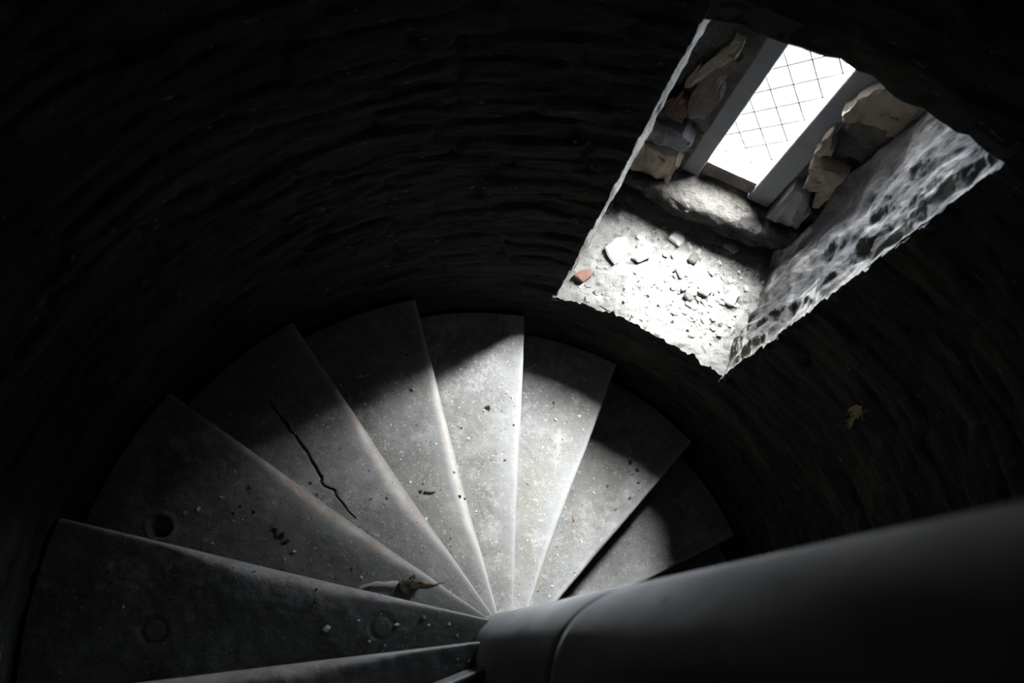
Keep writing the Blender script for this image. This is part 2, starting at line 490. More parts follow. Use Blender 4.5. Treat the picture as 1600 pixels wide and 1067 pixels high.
def ragged(poly, it=3, amp=.12, seed=1):
    rnd = random.Random(seed)
    for _ in range(it):
        q = []
        for a, b in zip(poly, poly[1:] + poly[:1]):
            l = math.hypot(b[0] - a[0], b[1] - a[1])
            q += [a, ((a[0] + b[0]) / 2 + rnd.uniform(-amp, amp) * l, (a[1] + b[1]) / 2 + rnd.uniform(-amp, amp) * l)]
        poly = q
    return poly
def patch(name, poly, s_front, s_back, m, label, seed, rough=.006, it=2, sub=3):
    bm = bmesh.new()
    pts = ragged(poly, it, .10, seed)
    vs = [bm.verts.new(W(b, s_front, z)) for b, z in pts]
    f = bm.faces.new(vs)
    r = bmesh.ops.triangulate(bm, faces=[f])
    bmesh.ops.subdivide_edges(bm, edges=[e for e in bm.edges if e.calc_length() > .012], cuts=sub, use_grid_fill=True)
    bmesh.ops.triangulate(bm, faces=bm.faces[:])
    ext = bmesh.ops.extrude_face_region(bm, geom=bm.faces[:])
    sv = Vector(SV)
    mv = set(v for v in ext['geom'] if isinstance(v, bmesh.types.BMVert))
    for v in mv: v.co += sv * (s_back - s_front)
    rim = set()
    for e in bm.edges:
        if (e.verts[0] in mv) != (e.verts[1] in mv):
            rim |= set(e.verts)
    for v in bm.verts:
        if v in mv: continue
        n = float(fbm(v.co.x * 30, v.co.y * 30, v.co.z * 30, 4, seed))
        v.co -= sv * (n * rough + .003 - (.006 if v in rim else 0))
    bmesh.ops.recalc_face_normals(bm, faces=bm.faces[:])
    me = bpy.data.meshes.new(name); bm.to_mesh(me); bm.free()
    o = link(name, me, m, wb, smooth=False)
    o['label'] = label
    return o
SP = S_BACK - .010
patch('plaster_patch', [(0.202, 1.808), (0.247, 1.804), (0.299, 1.811), (0.31, 1.757), (0.305, 1.69), (0.302, 1.616), (0.284, 1.616), (0.269, 1.672), (0.231, 1.68), (0.227, 1.731), (0.205, 1.774)], SP - .004, 1.45, M_plast, 'buff plaster patch', 1, .009)
patch('plaster_patch', [(0.174, 2.033), (0.181, 2.101), (0.205, 2.16), (0.246, 2.25), (0.315, 2.25), (0.318, 2.102), (0.311, 2.034), (0.292, 2.017), (0.287, 2.078), (0.26, 2.105), (0.229, 2.086), (0.226, 2.039), (0.187, 2.005)], SP - .002, 1.45, M_plast, 'curving buff plaster patch', 2, .008)
patch('plaster_patch', [(0.184, 1.895), (0.19, 1.95), (0.200, 1.918), (0.223, 1.885), (0.23, 1.854), (0.208, 1.83), (0.192, 1.829)], SP, 1.45, M_plast, 'small buff plaster patch', 3)
patch('exposed_brick', [(-0.205, 1.798), (-0.182, 1.821), (-0.175, 1.854), (-0.158, 1.823), (-0.136, 1.73), (-0.16, 1.724), (-0.198, 1.748)], SP - .012, 1.45, M_brick, 'broken red brick', 4, .010)
patch('plaster_patch', [(-0.173, 1.939), (-0.171, 1.974), (-0.161, 1.958), (-0.142, 2.027), (-0.146, 2.051), (-0.13, 2.107), (-0.106, 2.107), (-0.100, 2.063), (-0.112, 2.02), (-0.135, 1.96), (-0.150, 1.90), (-0.162, 1.873), (-0.178, 1.877), (-0.178, 1.902)], SP, 1.45, M_plast, 'torn buff plaster edge', 5)
patch('exposed_brick', [(-0.150, 1.93), (-0.128, 2.01), (-0.098, 2.03), (-0.082, 1.90), (-0.086, 1.76), (-0.13, 1.74), (-0.152, 1.86)], SP + .004, 1.45, M_rail, 'brown brickwork beside the frame', 6, .006)
patch('jamb_stone', [(-0.222, 1.666), (-0.12, 1.70), (-0.085, 1.663), (-0.085, 1.60), (-0.16, 1.588), (-0.222, 1.60)], SP - .014, 1.45, M_slate, 'grey rounded jamb stone', 7, .010)
patch('jamb_stone', [(-0.222, 1.569), (-0.10, 1.575), (-0.08, 1.535), (-0.08, 1.44), (-0.154, 1.42), (-0.222, 1.42)], SP - .022, 1.45, M_plast, 'buff jamb stone above the sill', 8, .012)
patch('jamb_stone', [(0.212, 1.66), (0.262, 1.655), (0.30, 1.59), (0.31, 1.46), (0.212, 1.46)], SP - .012, 1.45, M_slate, 'grey jamb stone above the sill', 9, .010)

# sill stone: long broken block, white-worn top sloping to a ragged front
nu_, nv_ = 120, 60
U, Vv = np.meshgrid(np.linspace(0, 1, nu_), np.linspace(0, 1, nv_), indexing='ij')
prof = np.array([(1.418, ZB - .012), (1.405, ZB + .02), (1.384, ZB + .06), (1.374, ZB + .10), (1.372, ZB + .138), (1.380, ZB + .152), (1.42, ZB + .160), (1.475, ZB + .170)])
cum = np.concatenate([[0], np.cumsum(np.hypot(*np.diff(prof, axis=0).T))]); cum /= cum[-1]
ss = np.interp(Vv, cum, prof[:, 0]); zz = np.interp(Vv, cum, prof[:, 1])
for _ in range(3):
    ss[:, 1:-1] = (ss[:, :-2] + 2 * ss[:, 1:-1] + ss[:, 2:]) / 4
    zz[:, 1:-1] = (zz[:, :-2] + 2 * zz[:, 1:-1] + zz[:, 2:]) / 4
bb = -.232 + .538 * U
# the front bows out in the middle; the right end stands higher, the left end lower
mid = np.sin(np.pi * np.clip(U, 0, 1)) * .022
rise = np.clip((U - .80) / .20, 0, 1)
zz = zz + (zz - ZB) * (.38 * rise - .12 * np.clip(1 - U / .25, 0, 1))
nn = fbm(bb * 13, zz * 15, ss * 15, 5, 101)
n2 = fbm(bb * 40, zz * 46, ss * 46, 3, 103)
face = np.clip((ZB + .15 - zz) / .05, 0, 1)
ss = ss - mid * (1 - np.clip((ss - 1.40) / .05, 0, 1)) - (.010 * nn + .008 * n2) * (.25 + .75 * face)
zz = zz + (.007 * nn + .006 * n2) * (1 - .4 * face)
P = np.stack([bb * BV[0] + ss * SV[0], bb * BV[1] + ss * SV[1], zz], -1)
bk = np.stack([bb * BV[0] + 1.478 * SV[0], bb * BV[1] + 1.478 * SV[1], np.clip(zz - .02, ZB - .012, 9)], -1)
V_, F_ = slab(P, bk, False)
tag(link('sill_stone', from_np('sill_stone', V_, F_), M_sill), 'long broken stone sill lying under the leaded window', 'sill')

# ------------------------------------------------------------------ window
def boxb(bm, b0, b1, s0, s1, z0, z1, bev=.004):
    vs = [bm.verts.new(W(b, s, z)) for b in (b0, b1) for s in (s0, s1) for z in (z0, z1)]
    fs = [(0, 1, 3, 2), (4, 6, 7, 5), (0, 4, 5, 1), (2, 3, 7, 6), (0, 2, 6, 4), (1, 5, 7, 3)]
    new = [bm.faces.new([vs[i] for i in f]) for f in fs]
    bmesh.ops.recalc_face_normals(bm, faces=new)
    if bev:
        bmesh.ops.bevel(bm, geom=list({e for f in new for e in f.edges}), offset=bev, segments=3, profile=.5, affect='EDGES')
def mk(name, fn, m, parent=None, smooth=False):
    bm = bmesh.new(); fn(bm)
    me = bpy.data.meshes.new(name); bm.to_mesh(me); bm.free()
    return link(name, me, m, parent, smooth)
win = empty('window_1', W(.07, 1.48, 1.46))
tag(win, 'narrow bright leaded window with grey frame', 'window', kind='structure')
def wpart(name, fn, m, label=None):
    o = mk(name, fn, m)
    o.parent = win
    o.matrix_parent_inverse = Matrix.Translation(-Vector(win.location))
    if label: o['label'] = label
    return o
ZF0, ZF1 = 1.466, 2.95
wpart('stile', lambda bm: boxb(bm, -.066, -.014, 1.442, 1.53, ZF0 - .012, ZF1, .006), M_frame)
wpart('stile', lambda bm: boxb(bm, .140, .208, 1.442, 1.53, ZF0 - .012, ZF1, .006), M_frame)
wpart('bottom_rail', lambda bm: boxb(bm, -.014, .140, 1.452, 1.52, ZF0, ZF0 + .068, .005), M_rail, 'weathered brown bottom rail')
wpart('top_rail', lambda bm: boxb(bm, -.014, .140, 1.452, 1.52, ZF1 - .05, ZF1, .005), M_frame)
wpart('glass_pane', lambda bm: boxb(bm, -.013, .139, 1.497, 1.500, ZF0 + .066, ZF1 - .048, 0), M_glass)
def lattice(bm):
    b0, b1, z0, z1 = -.014, .140, ZF0 + .06, ZF1 - .045
    def clip(p, q):
        t0, t1 = 0, 1
        for i, (lo, hi) in enumerate(((b0, b1), (z0, z1))):
            d = q[i] - p[i]
            a, c = sorted(((lo - p[i]) / d, (hi - p[i]) / d))
            t0, t1 = max(t0, a), min(t1, c)
        if t1 <= t0: return None
        return [(p[0] + (q[0] - p[0]) * t, p[1] + (q[1] - p[1]) * t) for t in (t0, t1)]
    for sg in (1, -1):
        for k in range(-30, 40):
            c = .060 + k * .0778
            p, q = (c - 2, 1.5 - sg * 2 * .056 / .0389), (c + 2, 1.5 + sg * 2 * .056 / .0389)
            r = clip(p, q)
            if not r: continue
            A, B = (Vector(W(x[0], 1.494, x[1])) for x in r)
            ax = (B - A).normalized(); s = Vector(SV); n = ax.cross(s).normalized()
            wv = .0024
            ring = []
            for P_ in (A, B):
                ring.append([bm.verts.new(P_ + n * wv * math.cos(g) + s * .002 * math.sin(g)) for g in (R_(a) for a in range(0, 360, 60))])
            for g in range(6):
                bm.faces.new((ring[0][g], ring[0][(g + 1) % 6], ring[1][(g + 1) % 6], ring[1][g]))
            bm.faces.new(ring[0][::-1]); bm.faces.new(ring[1])
wpart('lead_lattice', lattice, M_lead, 'thin dark diamond lattice', )

# ------------------------------------------------------------------ spiral steps
NOS = {-3: (.447, -.0385), -2: (.843, -.0845), -1: (1.2037, -.0833), 0: (1.5301, -.0717), 1: (1.8415, -.0427), 2: (2.1939, -.0475), 3: (2.5483, -.055), 4: (2.9203, -.0777), 5: (3.2568, -.0617), 6: (3.5022, -.046)}
def nose(k):
    return NOS.get(k, (1.5178 + .347 * k, -.0624))
def phi(k, rho):
    th, e = nose(k)
    return th + np.arcsin(np.clip(e / np.asarray(rho, float), -.95, .95))
CRACK = [(-.60, .64), (-.565, .60), (-.539, .56), (-.5, .511), (-.478, .475), (-.461, .447), (-.45, .425), (-.428, .416), (-.405, .385), (-.386, .36), (-.372, .345)]
def seg_dist(x, y, pts):
    d = np.full(np.shape(x), 9.0)
    for (a, b), (c, e) in zip(pts, pts[1:]):
        vx, vy = c - a, e - b
        t = np.clip(((x - a) * vx + (y - b) * vy) / (vx * vx + vy * vy), 0, 1)
        d = np.minimum(d, np.hypot(x - a - t * vx, y - b - t * vy))
    return d
def tread_z(k, x, y, full=False):
    x, y = np.asarray(x, float), np.asarray(y, float)
    rho = np.hypot(x, y)
    ph = np.arctan2(y, x)
    pk = phi(k, rho)
    dl = (ph - pk + math.pi) % (2 * math.pi) - math.pi
    d = np.maximum(dl * rho, 0)
    walk = np.exp(-((rho - .52) / .22) ** 2)
    up = 1.0 if k >= 1 else .35
    Rr = (.007 + .026 * walk * up) * np.clip(rho / .3, .35, 1) * (1 + .25 * vnoise(rho * 14, k * 3.1, 0, 7))
    q = np.clip(1 - d / Rr, 0, 1)
    drop = Rr * (1 - np.sqrt(np.clip(1 - q * q, 0, 1)))
    drop = drop + up * .010 * walk * np.exp(-(d / .045) ** 2)
    z = Z0 + RISE * k - drop + .0022 * fbm(x * 9, y * 9, k, 4, 110) + .0006 * fbm(x * 60, y * 60, k, 2, 111)
    crack = np.zeros_like(z)
    if k == 2:
        sd = seg_dist(x + .004 * vnoise(x * 60, y * 60, 0, 5), y + .004 * vnoise(x * 60, y * 60, 0, 6), CRACK)
        cw = .0018 + .0030 * np.clip((rho - .52) / .16, 0, 1)
        crack = np.clip(1 - sd / cw, 0, 1)
        z = z - .012 * crack
        crack = np.clip(crack * 1.6, 0, 1)
        ov = np.hypot((x + .345) / .055, (y - .468) / .030)
        z = z - .003 * np.exp(-ov ** 2)
    if k == 3:
        r_ = np.hypot(x + .802, y - .301)
        z = z - .035 * np.clip((.026 - r_) / .004, 0, 1) + .003 * np.exp(-((r_ - .031) / .004) ** 2)
    if k == 4:
        for px, py in ((-.759, .072), (-.296, .080)):
            r_ = np.hypot(x - px, y - py)
            z = z - .004 * np.exp(-((r_ - .024) / .0035) ** 2)
    if not full: return z
    line = np.clip(1 - np.abs(d - Rr * .5) / (.008 + .5 * Rr), 0, 1)
    if k >= 1:
        wear = line * (.35 + .65 * np.clip(walk + .35, 0, 1))
    else:
        wear = line * .25
    pol = np.exp(-(d / (.022 + .035 * walk)) ** 2) * (.75 if k >= -1 else .5)
    if k == 2: pol = np.maximum(pol, .6 * np.exp(-(np.hypot((x + .345) / .055, (y - .468) / .030)) ** 4))
    wear = np.maximum(wear, up * np.clip(1 - d / (Rr + .0025), 0, 1) ** .5 * np.clip((.40 - rho) / .1, 0, 1))
    return z, np.clip(wear, 0, 1), np.clip(pol, 0, 1), crack, np.clip((rho - .30) / .12, 0, 1) * (1 if k >= 2 else .35)
STEP_LABEL = {
    -4: 'lowest dark stone step seen behind the newel column',
    -3: 'small half-dark stone step just above the newel column, lowest of the lit ones',
    -2: 'stone step with a pink brick crumb, its edge throwing a black shadow',
    -1: 'pale-lit stone step with a dark outer end under the window recess',
    0: 'brightest stone step with a sharp straight upright edge in mid picture',
    1: 'bright stone step with a soft worn edge left of the brightest one',
    2: 'stone step crossed by a long thin crack',
    3: 'stone step with a round hole near its edge and a charred lump',
    4: 'broad dark stone step with white crumbs and faint round plugs',
    5: 'nearly black stone step at the lower edge with bluish crumbs by the column',
    6: 'topmost stone step, only its edge tip showing under the column'}
Rin, Rout = RC + .001, RW - .003
def build_step(k):
    fine = -4 < k < 6
    st = empty('stair_step', (0, 0, Z0 + RISE * (k - 1)))
    tag(st, STEP_LABEL[k], 'step', 'worn stone steps of the spiral stair')
    rho = Rin + (Rout - Rin) * np.linspace(0, 1, 190 if fine else 60)
    p0, p1 = phi(k, rho), phi(k + 1, rho)
    zb = Z0 + RISE * (k - 1)
    def block(name, P, at):
        nu, nv = P.shape[:2]
        B = P.copy(); B[..., 2] = zb - st.location.z
        V_, F_ = slab(P, B, True)
        me = from_np(name, V_, F_)
        for an, arr in at.items():
            a = me.attributes.new(an, 'FLOAT', 'POINT')
            full = np.zeros(len(V_)); full[:arr.size] = arr.ravel()
            a.data.foreach_set('value', full.astype(np.float32))
        o = link(name, me, M_tread, st)
        me.polygons.foreach_set('use_smooth', [i < (nu - 1) * (nv - 1) for i in range(len(me.polygons))])
        return o
    def grid(dist):             # dist[rho, j]: metres back from the nosing line
        ph = p0[:, None] + dist / rho[:, None]
        x, y = rho[:, None] * np.cos(ph), rho[:, None] * np.sin(ph)
        z, we, po_, ck, rs = tread_z(k, x, y, True)
        z = z - .006 * np.clip((dist - (p1 - p0)[:, None] * rho[:, None] - .002) / .002, 0, 1)   # bed under the next step
        return np.stack([x, y, z - st.location.z], -1), dict(wear=we, polish=po_, crack=ck, rust=rs)
    back = np.minimum((p1 - p0) * rho + .02, (p1 - p0) * rho * 1.2)
    nose_w = np.minimum(.05, .45 * back)
    s = np.linspace(0, 1, 22) ** 1.7
    block('nosing', *grid(nose_w[:, None] * s[None, :]))
    nb = 90 if fine else 24
    if k in (2, 3): nb = 120
    s = np.linspace(0, 1, nb)
    block('tread', *grid(nose_w[:, None] + (back - nose_w)[:, None] * s[None, :]))
    return st
for k in range(-4, 7):
    build_step(k)

# ------------------------------------------------------------------ newel column, a stack of stone drums
col = empty('newel_column', (0, 0, 0))
tag(col, 'thick round stone newel column the steps wind around', 'column')
def drum(z0, z1, seed):
    nz, ns = 30, 96
    V_, F_ = [], []
    for i in range(nz + 1):
        f = i / nz
        z = z0 + (z1 - z0) * f
        e = min(f, 1 - f) * (z1 - z0)
        r = RC - .0012 * math.exp(-(e / .008) ** 1.2) - .0015 * math.exp(-(e / .03) ** 2)
        for j in range(ns):
            a = 2 * math.pi * j / ns
            rr = r + .0010 * float(vnoise(math.cos(a) * 2.5, math.sin(a) * 2.5, z * 6, seed))
            V_.append((rr * math.cos(a), rr * math.sin(a), z))
    for i in range(nz):
        for j in range(ns):
            F_.append((i * ns + j, i * ns + (j + 1) % ns, (i + 1) * ns + (j + 1) % ns, (i + 1) * ns + j))
    F_.append(tuple(range(ns - 1, -1, -1))); F_.append(tuple(nz * ns + j for j in range(ns)))
    return link('drum', from_np('drum', V_, F_), M_col, col)
zc = [0, .45, .99, 1.53, 1.90, 2.85, 3.80, 5.0]
for i, (a, b) in enumerate(zip(zc, zc[1:])): drum(a, b, 200 + i)

# ------------------------------------------------------------------ loose bits
rnd = random.Random(7)
def chip_mesh(name, seed, flat=.6, n=14, m=None, long=1.0):
    r = random.Random(seed)
    bm = bmesh.new()
    for _ in range(n):
        v = Vector((r.gauss(0, 1), r.gauss(0, 1), r.gauss(0, 1))).normalized()
        bm.verts.new((v.x * long * r.uniform(.8, 1.1), v.y * r.uniform(.7, 1.05), v.z * flat * r.uniform(.8, 1)))
    g = bmesh.ops.convex_hull(bm, input=bm.verts[:])
    bmesh.ops.delete(bm, geom=[v for v in bm.verts if not v.link_faces], context='VERTS')
    bmesh.ops.bevel(bm, geom=bm.edges[:], offset=.10, segments=1, affect='EDGES')
    bmesh.ops.recalc_face_normals(bm, faces=bm.faces[:])
    zmin = min(v.co.z for v in bm.verts)
    for v in bm.verts: v.co.z -= zmin
    me = bpy.data.meshes.new(name); bm.to_mesh(me); bm.free()
    if m: me.materials.append(m)
    return me
KINDS = {}
def chips(key, m, flat, count=5, long=1.0):
    KINDS[key] = [chip_mesh(key, hash_i * 31 + len(KINDS) * 7 + 3, flat, 10, m, long) for hash_i in range(count)]
chips('white', M_chipw, .7); chips('grey', M_chipg, .7); chips('black', M_black, .6); chips('pink', M_pink, .8)
chips('flake', M_chip, .40, 7, 1.25); chips('slate', M_slate, .25, 4, 1.3)
def put(name, key, x, y, z, r, label, cat, group=None, rz=None, tilt=.0):
    me = rnd.choice(KINDS[key])
    o = bpy.data.objects.new(name, me)
    COL.objects.link(o)
    o.location = (x, y, z)
    o.scale = (r, r, r)
    o.rotation_euler = (rnd.uniform(-tilt, tilt), rnd.uniform(-tilt, tilt), rnd.uniform(0, 6.28) if rz is None else rz)
    return tag(o, label, cat, group)
def on_tread(name, key, k, x, y, r, label, cat='pebble', group=None, rz=None):
    return put(name, key, x, y, float(tread_z(k, x, y)) - .0006, r, label, cat, group, rz)

# bits the photograph singles out
on_tread('stone_chip', 'black', 0, -.001, .718, .011, 'black angular chip alone on the brightest step', 'chip')
on_tread('pebble', 'grey', 1, -.23, .724, .008, 'dark grey pebble at the shadow edge left of the brightest step')
on_tread('pebble', 'black', 1, -.200, .440, .007, 'round black pebble beside a short dark twig')
on_tread('stone_chip', 'black', 1, -.095, .429, .007, 'flat black chip near the worn edge left of the brightest step', 'chip')
on_tread('pebble', 'black', 2, -.484, .431, .006, 'small black pebble beside the crack on the cracked step')
on_tread('pebble', 'grey', 2, -.332, .396, .006, 'grey pebble below the smooth oval on the cracked step')
on_tread('pebble', 'white', 3, -.749, .333, .008, 'white pebble nearest the round hole')
on_tread('pebble', 'white', 3, -.720, .340, .007, 'white pebble with a dark shadow, second from the round hole')
on_tread('pebble', 'white', 3, -.673, .368, .006, 'white pebble on the upper outer part of the holed step')
on_tread('stone_chip', 'black', 3, -.599, .336, .007, 'black chip near the shadow on the holed step', 'chip')
on_tread('pebble', 'white', 3, -.641, .313, .005, 'tiny white pebble in mid holed step')
on_tread('pebble', 'white', 3, -.500, .246, .006, 'bright white pebble below the black crumb cluster')
on_tread('pebble', 'white', 3, -.684, .262, .005, 'small white pebble beside the worn edge right of the round hole')
for i, (x, y, r) in enumerate(((-.546, .296, .009), (-.531, .286, .011), (-.518, .271, .009), (-.529, .268, .006), (-.541, .281, .007))):
    on_tread('stone_chip', 'black', 3, x, y, r, 'black crumb in the small cluster on the holed step', 'crumb', 'black crumb cluster on the holed step')
on_tread('pebble', 'white', 4, -.411, .075, .011, 'largest white crumb on the broad dark step, left of the others')
on_tread('pebble', 'grey', 4, -.212, .099, .009, 'dark pebble with a pale side on the broad dark step')
on_tread('pebble', 'white', 4, -.200, .083, .006, 'cream pebble touching distance below the dark one on the broad dark step')
on_tread('pebble', 'white', 4, -.266, .083, .007, 'white pebble inside the faint round plug on the broad dark step')
for x, y in ((-.346, .092), (-.322, .049), (-.288, .043), (-.137, .062), (-.155, .086)):
    on_tread('pebble', 'white', 4, x, y, .005, 'small white crumb on the broad dark step near the column', 'pebble', 'small white crumbs on the broad dark step')
for x, y in ((-.151, .017), (-.128, .014), (-.128, .004)):
    on_tread('pebble', 'white', 5, x, y, .004, 'bluish white crumb on the nearly black step beside the column', 'pebble', 'crumbs on the nearly black step')
on_tread('brick_crumb', 'pink', -2, .441, .549, .009, 'pink brick crumb alone on the shadow-throwing step', 'crumb')
on_tread('pebble', 'white', -2, .390, .520, .008, 'white pebble left of the pink brick crumb')
on_tread('pebble', 'grey', -2, .511, .508, .011, 'grey angular pebble near the edge right of the pink brick crumb')
on_tread('pebble', 'grey', -2, .464, .469, .008, 'grey pebble near the edge below the pink brick crumb')
on_tread('stone_chip', 'black', -2, .519, .625, .011, 'black chip at the shadow line, left one of two', 'chip')
on_tread('stone_chip', 'black', -2, .540, .600, .010, 'black chip at the shadow line, right one of two', 'chip')
on_tread('pebble', 'white', -1, .315, .347, .006, 'white pebble at the inner end of the pale-lit step')
on_tread('pebble', 'white', -1, .312, .739, .007, 'white pebble near the edge at the outer lit end of the pale-lit step')
on_tread('pebble', 'white', -1, .235, .725, .007, 'white pebble in the middle of the outer lit end of the pale-lit step')
on_tread('pebble', 'black', -1, .230, .778, .007, 'black pebble by the shadow on the pale-lit step')

# small pebbles strewn over each lit step
WHERE = {-3: 'the small half-dark step above the column', -2: 'the shadow-throwing step', -1: 'the pale-lit step with a dark outer end', 0: 'the brightest step',
         1: 'the step left of the brightest one', 2: 'the cracked step', 3: 'the holed step', 4: 'the broad dark step'}
for k, n in {-3: 12, -2: 26, -1: 30, 0: 34, 1: 34, 2: 30, 3: 30, 4: 14}.items():
    c = 0
    while c < n:
        rho = math.sqrt(rnd.uniform(.03, .90))
        wv = rnd.uniform(.04, .96)
        p0, p1 = float(phi(k, rho)), float(phi(k + 1, rho))
        if (p1 - p0) * rho < .02: continue
        a = p0 + (p1 - p0) * wv
        key = rnd.choices(['white', 'grey', 'black'], (5, 3, 3))[0]
        nm = {'white': 'tiny white pebble', 'grey': 'tiny grey pebble', 'black': 'tiny black pebble'}[key]
        on_tread('pebble', key, k, rho * math.cos(a), rho * math.sin(a), rnd.choice((.0024, .003, .004, .0055)), '%s strewn on %s' % (nm, WHERE[k]), 'pebble', '%ss on %s' % (nm, WHERE[k]))
        c += 1
# grit: dust-fine crumbs, uncountable
def grit(spots, m, label, name='grit'):
    V_, F_ = [], []
    g = random.Random(len(spots))
    for x, y, z, r in spots:
        o = len(V_)
        s = [g.uniform(.7, 1.2) * r for _ in range(5)]
        a = g.uniform(0, 6)
        for q in range(4): V_.append((x + s[q] * math.cos(a + q * 1.57), y + s[q] * math.sin(a + q * 1.57), z))
        V_.append((x, y, z + s[4]))
        F_ += [(o, o + 1, o + 4), (o + 1, o + 2, o + 4), (o + 2, o + 3, o + 4), (o + 3, o, o + 4), (o + 3, o + 2, o + 1, o)]
    o = link(name, from_np(name, V_, F_), m, smooth=False)
    return tag(o, label, 'grit', kind='stuff')
def step_spots(k, n, g):
    r_ = []
    while len(r_) < n:
        rho = math.sqrt(g.uniform(.03, 1.0))
        p0, p1 = float(phi(k, rho)), float(phi(k + 1, rho))
        if p1 - p0 < .02: continue
        a = p0 + (p1 - p0) * g.uniform(.03, .99)
        r_.append((rho * math.cos(a), rho * math.sin(a), k, g.choice((.0009, .0012, .0016, .002))))
    X = np.array(r_)
    z = tread_z(k, X[:, 0], X[:, 1]) - .0003
    return [(x, y, zz, r) for (x, y, _, r), zz in zip(r_, z)]
g1 = random.Random(3)
for k in range(-3, 5):
    grit(step_spots(k, 190, g1), M_chipw, 'fine white grit dusted over ' + WHERE[k])
    grit(step_spots(k, 240, g1), M_black, 'fine black grit dusted over ' + WHERE[k])

# sticks and straws
def stick(name, pts, radii, m, label, cat, kink=.0, seed=0, parent=None):
    r = random.Random(seed)
    P = [Vector(p) for p in pts]
    q = []
    for a, b in zip(P, P[1:]):
        for f in (0, .33, .66):
            q.append(a.lerp(b, f) + Vector((r.uniform(-1, 1), r.uniform(-1, 1), r.uniform(-.3, 1))) * kink)
    q.append(P[-1])
    n = len(q)
    rad = [radii[0] + (radii[1] - radii[0]) * i / (n - 1) for i in range(n)]
    bm = bmesh.new()
    rings = []
    for i, p in enumerate(q):
        t = (q[min(i + 1, n - 1)] - q[max(i - 1, 0)]).normalized()
        u = t.cross(Vector((0, 0, 1)));  u = u.normalized() if u.length > 1e-4 else Vector((1, 0, 0))
        v = t.cross(u)
        rings.append([bm.verts.new(p + (u * math.cos(g) + v * math.sin(g)) * rad[i] * r.uniform(.85, 1.15)) for g in (R_(a) for a in range(0, 360, 45))])
    for A, B in zip(rings, rings[1:]):
        for g in range(8): bm.faces.new((A[g], A[(g + 1) % 8], B[(g + 1) % 8], B[g]))
    bm.faces.new(rings[0][::-1]); bm.faces.new(rings[-1])
    bmesh.ops.recalc_face_normals(bm, faces=bm.faces[:])
    me = bpy.data.meshes.new(name); bm.to_mesh(me); bm.free()
    o = link(name, me, m, parent)
    if cat: tag(o, label, cat)
    elif label: o['label'] = label
    return o
def tz(k, x, y, h=0.0): return (x, y, float(tread_z(k, x, y)) + h)
stick('twig', [tz(1, -.190, .438, .003), tz(1, -.176, .436, .004), tz(1, -.162, .440, .003)], (.0035, .002), M_black, 'short dark twig lying left of the brightest step', 'twig', .001, 1)
stick('rusty_twig', [tz(-2, .325, .463, .002), tz(-2, .320, .445, .003), tz(-2, .322, .425, .002)], (.0022, .003), M_wood, 'rusty brown twig on the shadow-throwing step', 'twig', .001, 2)
stick('straw', [tz(-1, .118, .955, .002), tz(-1, .110, .935, .012)], (.001, .0008), M_straw, 'pale straw beside the outer end of the upright step edge', 'straw', 0, 3)
stick('straw', [tz(-1, .135, .885, .001), tz(-1, .160, .893, .003), tz(-1, .172, .905, .004)], (.0012, .0007), M_straw, 'pale bent straw in the dark outer end of the pale-lit step', 'straw', .001, 4)
# charred wood lump with splinters, lying on the holed step
lump = empty('charred_wood', tz(3, -.236, .172))
tag(lump, 'charred wood lump with a brown frayed top on the holed step', 'wood')
bm = bmesh.new()
bmesh.ops.create_cube(bm, size=1)
bmesh.ops.subdivide_edges(bm, edges=bm.edges[:], cuts=7, use_grid_fill=True)
for v in bm.verts:
    c = v.co.copy()
    n = float(fbm(c.x * 5, c.y * 2.2, c.z * 5, 4, 301))
    v.co = Vector((c.x * .040, c.y * .027, (c.z + .5) * .022)) * (1 + .28 * n)
    v.co.z = max(v.co.z, 0)
me = bpy.data.meshes.new('lump'); bm.to_mesh(me); bm.free()
lo = link('lump', me, M_black, lump); lo.rotation_euler = (0, 0, .5)
for i in range(11):
    g = random.Random(400 + i)
    x0 = g.uniform(-.018, .016)
    stick('splinter', [(x0, .006 + g.uniform(-.006, .004), .018), (x0 + g.uniform(.002, .008), .010 + g.uniform(0, .006), .024)], (.0028, .001), M_wood, 'brown frayed splinter', None, .0006, i, lump)
stick('twig', [tz(3, -.214, .181, .006), tz(3, -.190, .176, .004), tz(3, -.168, .178, .004), tz(3, -.150, .184, .003)], (.0045, .0014), M_wood, 'thin brown twig running from the charred lump towards the column', 'twig', .0015, 5)
# pale strip, a curl of dry bark
def strip(bm):
    n = 16; rows = []
    for i in range(n + 1):
        f = i / n
        x, y = -.352 + .090 * f, .166 + .016 * f + .004 * math.sin(f * 5)
        wd = .0030 + .005 * f * (1 - .3 * f) + .0012 * math.sin(f * 17)
        z = float(tread_z(3, x, y)) + .002 + .010 * f
        rows.append([bm.verts.new((x, y + wd * t, z + .003 * t * t + dz)) for t, dz in ((-1, 0), (0, .001), (1, 0), (1, -.0015), (0, -.0005), (-1, -.0015))])
    for A, B in zip(rows, rows[1:]):
        for g in range(6): bm.faces.new((A[g], A[(g + 1) % 6], B[(g + 1) % 6], B[g]))
    bm.faces.new(rows[0]); bm.faces.new(rows[-1][::-1])
    bmesh.ops.recalc_face_normals(bm, faces=bm.faces[:])
tag(mk('bark_strip', strip, M_chipw, smooth=True), 'pale flat strip leaning from the worn edge up to the charred lump', 'strip')

